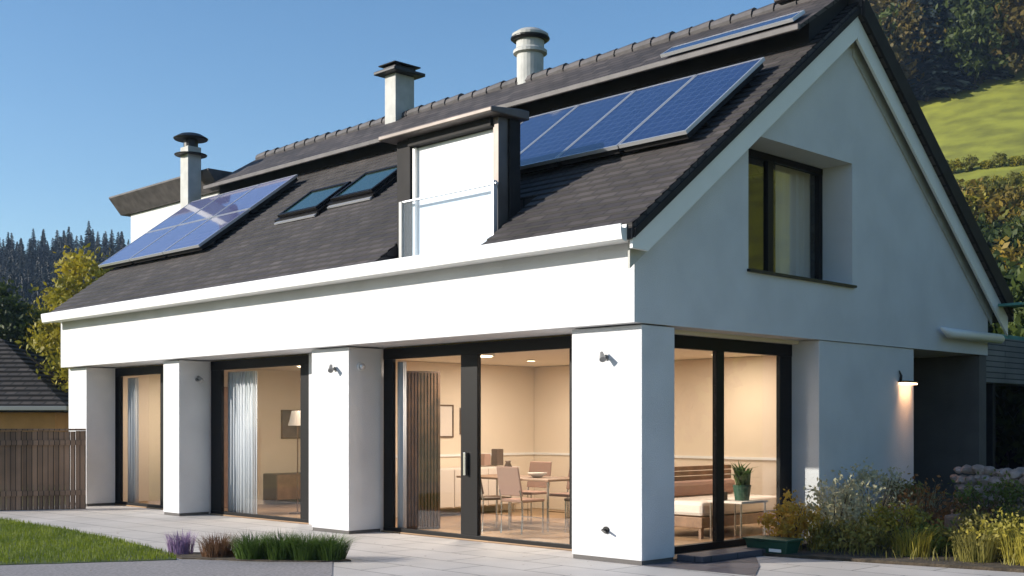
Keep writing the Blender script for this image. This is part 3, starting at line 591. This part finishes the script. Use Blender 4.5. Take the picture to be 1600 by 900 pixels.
t = thing('carport', 'low carport with weathered board fascia and black opening behind the house', 'carport', (-4, 18, 0))
MB().box(-9, -2.9, 12.4, 26, 2.42, 3.40).build('roof', M['corr'], t, .01); MB().box(-8.9, -3.0, 12.5, 25.9, 3.405, 3.5).build('roof_edge', M['teal'], t, .01)
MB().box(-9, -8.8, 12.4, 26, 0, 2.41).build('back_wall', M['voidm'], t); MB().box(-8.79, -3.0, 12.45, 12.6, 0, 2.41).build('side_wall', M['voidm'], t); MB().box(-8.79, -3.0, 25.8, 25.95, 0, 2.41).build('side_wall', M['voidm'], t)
for y in (15.6, 20.5): MB().box(-3.15, -3.0, y, y+.15, 0, 2.41).build('post', M['dark'], t, .01)
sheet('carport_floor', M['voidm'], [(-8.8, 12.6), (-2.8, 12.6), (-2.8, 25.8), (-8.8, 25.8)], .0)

# ------------------------------------------------------------------ vegetation
def leafquad(mb, p, s, rr):
    d = Vector((rr.gauss(0, 1), rr.gauss(0, 1), rr.gauss(0, .6)+.3)).normalized(); a = d.orthogonal().normalized(); ang = rr.uniform(0, 2*PI); b = d.cross(a); u = (a*math.cos(ang)+b*math.sin(ang))*s; v = d.cross(u)*.55
    i = len(mb.v); mb.v += [p-u, p-v*.9, p+u, p+v*.9]; mb.f.append([i, i+1, i+2, i+3]); mb.mi.append(mb.cur)
def crown(mb, c, rx, rz, clumps, per, ls, rr, cl=.32, low=0):
    c = Vector(c); n0 = 0
    while n0 < clumps:
        v = Vector((rr.uniform(-1, 1), rr.uniform(-1, 1), rr.uniform(-1, 1)))
        if not (.25 < v.length < 1): continue
        if v.z < -.4 and rr.random() < .6: continue
        n0 += 1; cc = c+Vector((v.x*rx, v.y*rx, v.z*rz)); k = cl*rx*rr.uniform(.6, 1.25)
        for _ in range(per):
            o = Vector((rr.gauss(0, .5), rr.gauss(0, .5), rr.gauss(0, .38)))*k; leafquad(mb, cc+o, ls*rr.uniform(.6, 1.3), rr)
def limbs(mb, h, rr, r0, n=5, top=.75, spread=.3):
    mb.tube([(0, 0, -.3), (rr.uniform(-.1, .1), rr.uniform(-.1, .1), h*.4), (rr.uniform(-.2, .2), rr.uniform(-.2, .2), h*top)], [r0, r0*.7, r0*.25], 8)
    for k in range(n):
        a = rr.uniform(0, 2*PI); z = h*rr.uniform(.25, .55); L = h*spread*rr.uniform(.7, 1.2)
        mb.tube([(0, 0, z), (math.cos(a)*L*.5, math.sin(a)*L*.5, z+L*.45), (math.cos(a)*L, math.sin(a)*L, z+L*.8)], [r0*.45, r0*.3, r0*.1], 6)
def tree_mesh(name, h, rx, rz, leafm, seed, clumps=60, per=55, ls=.16):
    rr = random.Random(seed); mb = MB(); mb.cur = 0; limbs(mb, h, rr, h*.025); mb.cur = 1; crown(mb, (0, 0, h-rz), rx, rz, clumps, per, ls, rr)
    o = mb.build(name, [M['bark'], M[leafm]]); me = o.data; bpy.data.objects.remove(o); return me
def conifer_mesh(name, h, seed):
    rr = random.Random(seed); mb = MB(); mb.cur = 0; mb.tube([(0, 0, -.5), (0, 0, h*.95)], [h*.016, .02], 6); mb.cur = 1; z = h*.1
    while z < h*.985:
        k = 1-z/h; R = h*.19*(k**.85)+.12; nb = max(5, int(9*k)+4)
        for j in range(nb):
            a = 2*PI*j/nb+rr.uniform(-.3, .3); L = R*rr.uniform(.65, 1.2); d = Vector((math.cos(a), math.sin(a), 0)); s = Vector((-d.y, d.x, 0)); b0 = Vector((0, 0, z+rr.uniform(-.1, .1))); dr = rr.uniform(.15, .5)
            for q in range(3):
                u0 = L*(.1+.3*q); u1 = u0+L*.45; wd = L*.22*(1-q*.22); zz = Vector((0, 0, -dr*u0)); z2 = Vector((0, 0, -dr*u1-rr.uniform(0, .15)))
                i = len(mb.v); mb.v += [b0+d*u0+zz-s*wd*.6, b0+d*u1+z2-s*wd+Vector((0, 0, -.12)), b0+d*(u1+L*.12)+z2, b0+d*u1+z2+s*wd+Vector((0, 0, -.12)), b0+d*u0+zz+s*wd*.6, b0+d*u0+zz+Vector((0, 0, .12))]
                mb.f += [[i, i+1, i+2, i+5], [i+5, i+2, i+3, i+4]]; mb.mi += [1, 1]
        z += h*.026+.05
    o = mb.build(name, [M['bark'], M['conifer']]); me = o.data; bpy.data.objects.remove(o); return me
def place(name, me, loc, sc, label, cat, group, sz=1):
    o = bpy.data.objects.new(name, me); COL.objects.link(o); o.location = loc; o.rotation_euler = (0, 0, rnd.uniform(0, 6.28)); o.scale = (sc, sc, sc*sz); return tag(o, label, cat, group)
def polar(u, d):   # u = tan of the bearing off the view axis, d = distance from the viewer
    v = (FWD+RGT*u).normalized()*d; return CAM.x+v.x, CAM.y+v.y
con = [conifer_mesh('conifer', 12, s) for s in (1, 2, 3)]
# left hill forest
n = 0
while n < 285:
    d = rnd.uniform(95, 262) if n > 60 else rnd.uniform(205, 262); u = rnd.uniform(-.47, -.29); x, y = polar(u, d)
    place('conifer_tree', con[n % 3], (x, y, terr(x, y)-.2), rnd.uniform(.45, .72), 'dark conifer of the dense wood covering the far hillside beyond the chimney', 'tree', 'conifers on the far wooded hillside', rnd.uniform(.9, 1.2)); n += 1
# right hill wood above the meadow
bt = [tree_mesh('broadleaf', 10, 3.4, 4.2, m, s, 70, 50, .34) for m, s in (('leaf', 11), ('autumn', 12), ('leaf', 13))]
n = 0
while n < 110:
    u = rnd.uniform(.27, .49); d = rnd.uniform(121, 185 if u > .345 else 132); x, y = polar(u, d); k = n % 4
    if k == 3: place('conifer_tree', con[n % 3], (x, y, terr(x, y)-.2), rnd.uniform(.7, 1.1), 'dark conifer among the leafy trees above the steep meadow', 'tree', 'conifers above the meadow')
    else: place('hillside_tree', bt[k], (x, y, terr(x, y)-.2), rnd.uniform(.75, 1.15), 'leafy tree of the wood above the steep meadow', 'tree', 'leafy trees above the meadow')
    n += 1
# shrubs on the slope under the meadow
sb = [tree_mesh('slope_bush', 2.6, 1.5, 1.25, m, s, 36, 42, .15) for m, s in (('slopeolive', 21), ('leafy', 22), ('slopegold', 23), ('leaf', 24))]
n = 0
while n < 150:
    d = rnd.uniform(46, 82); u = rnd.uniform(.30, .49)
    x, y = polar(u, d); place('slope_bush', sb[n % 4], (x, y, terr(x, y)-.1), rnd.uniform(.7, 1.7), 'bushy shrub on the overgrown slope below the meadow', 'shrub', 'shrubs on the slope below the meadow'); n += 1
for k in range(3):      # rows planted under the meadow
    for j in range(16):
        d = 87+k*5; x, y = polar(.31+j*.012, d); place('vine_bush', sb[(k+j) % 2], (x, y, terr(x, y)-.1), rnd.uniform(.3, .48), 'small round bush planted in rows below the bare meadow', 'shrub', 'bushes planted in rows')
for k in range(10):
    x, y = polar(.385+k*.014, 33+rnd.uniform(-1, 5)); place('hedge_tree', bt[0], (x, y, terr(x, y)-.2), rnd.uniform(.42, .62), 'dark leafy tree close behind the carport', 'tree', 'trees behind the carport')
for k in range(2): place('gable_shade_tree', bt[k % 3], (9.5+.5*(k % 2), 8+k*5, -.2), .62+.06*(k % 3), 'unseen leafy tree added out of view to shade the gable', 'tree', 'added trees shading the gable')  # unseen trees added to keep sky light off the gable
# left yellow-green trees behind the house end
def garden_tree(loc, h, rx, rz, lm, seed, label, clumps=90, per=110, ls=.085):
    t = thing('garden_tree', label, 'tree', loc); rr = random.Random(seed)
    a = MB(); limbs(a, h, rr, h*.02, 7); o = a.build('trunk', M['bark']); o.parent = t
    a = MB(); crown(a, (0, 0, h-rz), rx, rz, clumps, per, ls, rr); o = a.build('crown', M[lm]); o.parent = t
def fw(x, f): v = CAM+FWD*f+RGT*((x-800)/1875*f); return (v.x, v.y)
for x, f, h, rx, rz, lm, sd, lb in ((150, 33, 6.3, 1.5, 2.6, 'leafy', 31, 'yellow green tree close behind the far corner of the roof'), (105, 37, 5.6, 1.5, 2.2, 'leafy', 32, 'yellowing tree between the dark fir and the roof corner'),
        (62, 41, 4.8, 1.2, 1.9, 'leaf', 33, 'green tree standing lower behind the outbuilding roof'), (22, 36, 5.2, 1.5, 2.4, 'leaf', 34, 'dark green spreading tree above the outbuilding roof'), (-20, 36, 5.8, 1.5, 2.4, 'leaf', 35, 'dark green tree at the end of the outbuilding'), (190, 40, 7.2, 1.5, 2.6, 'shrubby', 36, 'olive tree mostly hidden by the solar panels')):
    X_, Y_ = fw(x, f); garden_tree((X_, Y_, -.06), h, rx, rz, lm, sd, lb)
# dark firs behind those
for k in range(9):
    X_, Y_ = fw(-10+k*19, 58+rnd.uniform(0, 12)); place('fir_tree', con[k % 3], (X_, Y_, -.1), .52+rnd.uniform(-.08, .1), 'dark fir in the row behind the yellow green trees', 'tree', 'firs behind the garden trees')

def tuft(name, loc, n, h, r, m, label, cat='ornamental grass', lean=(.2, .9), wd=.004, group=None):
    mb = MB(); x, y, z = loc
    for _ in range(n):
        a = rnd.uniform(0, 2*PI); q = r*math.sqrt(rnd.random()); px, py = x+q*math.cos(a), y+q*math.sin(a)
        blade(mb, px, py, z, h*rnd.uniform(.5, 1.1), wd*rnd.uniform(.7, 1.3), rnd.uniform(*lean), a+rnd.uniform(-.8, .8))
    return tag(mb.build(name, M[m], loc=loc), label, cat, group)
tuft('lavender_plant', (-4.44, -2.98, .0), 420, .30, .14, 'lav', 'small pale purple lavender tuft at the tip of the lawn', 'lavender', (.1, .5), .004)
tuft('brown_tuft', (-3.87, -2.82, .0), 600, .31, .18, 'tuftb', 'round dry brown grass tuft between lavender and green grass', 'ornamental grass', (.1, .8), .004)
for k, (x, y, h, lb) in enumerate(((-3.42, -2.66, .36, 'upright green grass clump next to the brown tuft'), (-3.16, -2.46, .36, 'dark green arching grass clump in the middle of the patio edge'), (-2.93, -2.28, .35, 'green grass clump between the dark clump and the end clump'), (-2.74, -2.10, .34, 'bright green arching grass clump at the end nearest the paving'))):
    tuft('grass_clump', (x, y, 0), 900, h, .17, 'tuft', lb, 'ornamental grass', (.2, 1.0), .004, 'green grass clumps')
# right planting bed
def bush(loc, r, h, lm, seed, label, clumps=26, per=56, ls=.030, cat='bush'):
    t = thing('garden_bush', label, cat, loc); rr = random.Random(seed)
    a = MB()
    for k in range(7):
        an = rr.uniform(0, 6.28); a.tube([(0, 0, -.02), (math.cos(an)*r*.3, math.sin(an)*r*.3, h*.5), (math.cos(an)*r*.6, math.sin(an)*r*.6, h*.85)], [.012, .008, .003], 5)
    o = a.build('stems', M['bark']); o.parent = t
    a = MB(); crown(a, (0, 0, h*.5), r, h*.5, clumps, per, ls, rr, .4); o = a.build('foliage', M[lm]); o.parent = t
B_ = [((.3, 2.45), .30, .62, 'yellow', 'yellow flowering bush beside the black jamb of the corner window'), ((.45, 3.2), .42, .75, 'paleplant', 'silvery seedhead plant against the grey side wall'), ((.5, 4.1), .5, .95, 'paleplant', 'tall pale feathery plant by the middle of the side wall'),
      ((.9, 2.75), .4, .35, 'bedolive', 'low olive bush at the paving edge near the corner window'), ((1.25, 3.2), .34, .5, 'bedyellow', 'bright yellow green bush in front of the wall lamp'), ((.95, 4.5), .45, .7, 'rust', 'rusty orange bush in front of the side wall'),
      ((1.7, 3.1), .36, .3, 'bedgreen', 'low dark green bush beside the brown stone block'), ((2.15, 3.3), .38, .46, 'bedolive', 'olive spreading bush at the paving edge past the stone block'), ((1.4, 5.5), .5, .75, 'bedgreen', 'dark green bush in front of the porch opening'),
      ((2.65, 3.2), .42, .42, 'bedyellow', 'yellowish bush in front of the dry stone wall at the bed edge'), ((1.0, 6.3), .45, .62, 'rust', 'reddish bush standing before the dark porch'), ((3.1, 3.5), .45, .4, 'bedgreen', 'green bush at the end of the planting bed'), ((2.3, 4.6), .4, .5, 'bedolive', 'olive bush in the middle of the bed before the stones'),
      ((.42, 5.1), .38, .7, 'bedolive', 'olive bush close to the wall under the wall lamp')]
for k, ((x, y), r, h, lm, lb) in enumerate(B_): bush((x, y, .03), r, h, lm, 50+k, lb)
tmb = MB()
for _ in range(5000):
    x = rnd.uniform(.05, 5); y = rnd.uniform(1.8, 8)
    if y > 1.95+.2*x: blade(tmb, x, y, .03, rnd.uniform(.05, .22), .005, rnd.uniform(.2, .9), rnd.uniform(0, 6.28))
tag(tmb.build('ground_cover', M['bedolive']), 'low weedy ground cover over the planting bed', 'ground cover', kind='stuff')
for k, ((x, y), h, r_, m_, lb) in enumerate((((.35, 3.7), 1.05, .2, 'paleplant', 'tall loose pale ornamental grass against the grey side wall'), ((.75, 4.75), .95, .2, 'paleplant', 'airy pale seedhead grass below the wall lamp'), ((1.7, 2.75), .5, .2, 'bedyellow', 'yellow green arching grass at the paving edge before the stone block'),
        ((2.45, 2.75), .55, .22, 'bedolive', 'olive arching grass at the paving edge'), ((2.95, 2.85), .6, .25, 'bedyellow', 'broad yellow green grass clump at the bed corner'), ((3.4, 3.1), .55, .25, 'bedgreen', 'green arching grass at the outer end of the bed'), ((.55, 2.75), .6, .18, 'bedyellow', 'yellow grass tuft beside the yellow flowering bush'), ((1.55, 4.7), .8, .2, 'tuftb', 'brown upright grass behind the stone block'))):
    tuft('bed_grass', (x, y, .03), 260, h*.8, r_, m_, lb, 'ornamental grass', (.15, .8), .005)
f = MB(); f.box(1.5, 1.85, 3.9, 4.3, .02, .42); o = f.build('stone_block', M['block'], None, .03, loc=(1.67, 4.1, .02)); tag(o, 'square brown stone block standing among the bushes', 'stone')
def boulder(seed, s):
    bm = bmesh.new(); bmesh.ops.create_icosphere(bm, subdivisions=2, radius=s)
    for v in bm.verts: v.co *= 1+.35*noise.noise(v.co/s*1.1+Vector((seed*7, 0, 0))); v.co.z *= .7
    me = bpy.data.meshes.new('stone'); bm.to_mesh(me); bm.free(); me.materials.append(M['stone']); return me
bms = [boulder(k, .13) for k in range(5)]
P0 = Vector((*fw(1488, 16.6), 0)); P1 = Vector((*fw(1660, 15.2), 0))
for row in range(8):
    for c in range(20-row // 2):
        q = P0.lerp(P1, (c+.5*(row % 2)+rnd.uniform(-.12, .12)+row // 2*.5)/20); k = row*20+c
        o = bpy.data.objects.new('stone', bms[k % 5]); COL.objects.link(o); o.location = (q.x+rnd.uniform(-.05, .05), q.y+rnd.uniform(-.05, .05), .08+row*.115+rnd.uniform(-.02, .02)); o.rotation_euler = (rnd.uniform(-.3, .3), rnd.uniform(-.3, .3), rnd.uniform(0, 6)); z_ = rnd.uniform(.5, .85); o.scale = (z_, z_, z_)
        tag(o, 'pinkish rough stone of the dry stone wall beyond the planting bed', 'stone', 'stones of the dry stone wall')
lf = MB()
for _ in range(110):
    x = rnd.uniform(-9, 3); y = rnd.uniform(-4.5, -.1) if x < 0 else rnd.uniform(-3, 1.5)
    leafquad(lf, Vector((x, y, .014)), rnd.uniform(.012, .028), rnd)
    for v in lf.v[-4:]: v.z = .012+abs(v.z-.014)*.3
tag(lf.build('leaf_litter', M['tuftb']), 'scattered small dry leaves on the pale paving', 'leaf litter', kind='stuff')
t = thing('planter_trough', 'low dark green plastic planter trough on the paving by the corner window', 'planter', (.22, 2.15, .03))
f = MB(); f.hexa([(.12, 1.82, .01), (.62, 1.82, .01), (.62, 2.06, .01), (.12, 2.06, .01), (.08, 1.79, .17), (.66, 1.79, .17), (.66, 2.09, .17), (.08, 2.09, .17)]); f.build('trough', M['green'], t, .01)
MB().box(.06, .68, 1.77, 2.11, .172, .195).build('rim', M['green'], t, .006); MB().box(.42, .58, 1.782, 1.79, .05, .085).build('label_strip', M['trim'], t)

# ------------------------------------------------------------------ the air of the valley
hm = bpy.data.materials.new('valley_air'); hm.use_nodes = True; n_ = hm.node_tree.nodes; n_.remove(n_['Principled BSDF']); pv = n_.new('ShaderNodeVolumePrincipled')
pv.inputs['Color'].default_value = (.50, .70, 1, 1); pv.inputs['Density'].default_value = .00036; pv.inputs['Anisotropy'].default_value = .2; hm.node_tree.links.new(pv.outputs[0], n_['Material Output'].inputs['Volume'])
hz = MB().box(CAM.x-440, CAM.x+440, CAM.y-440, CAM.y+440, -4, 112).build('haze', hm); hz['kind'] = 'stuff'; hz['label'] = 'thin bluish valley haze in the air over the far hills'; hz['category'] = 'haze'
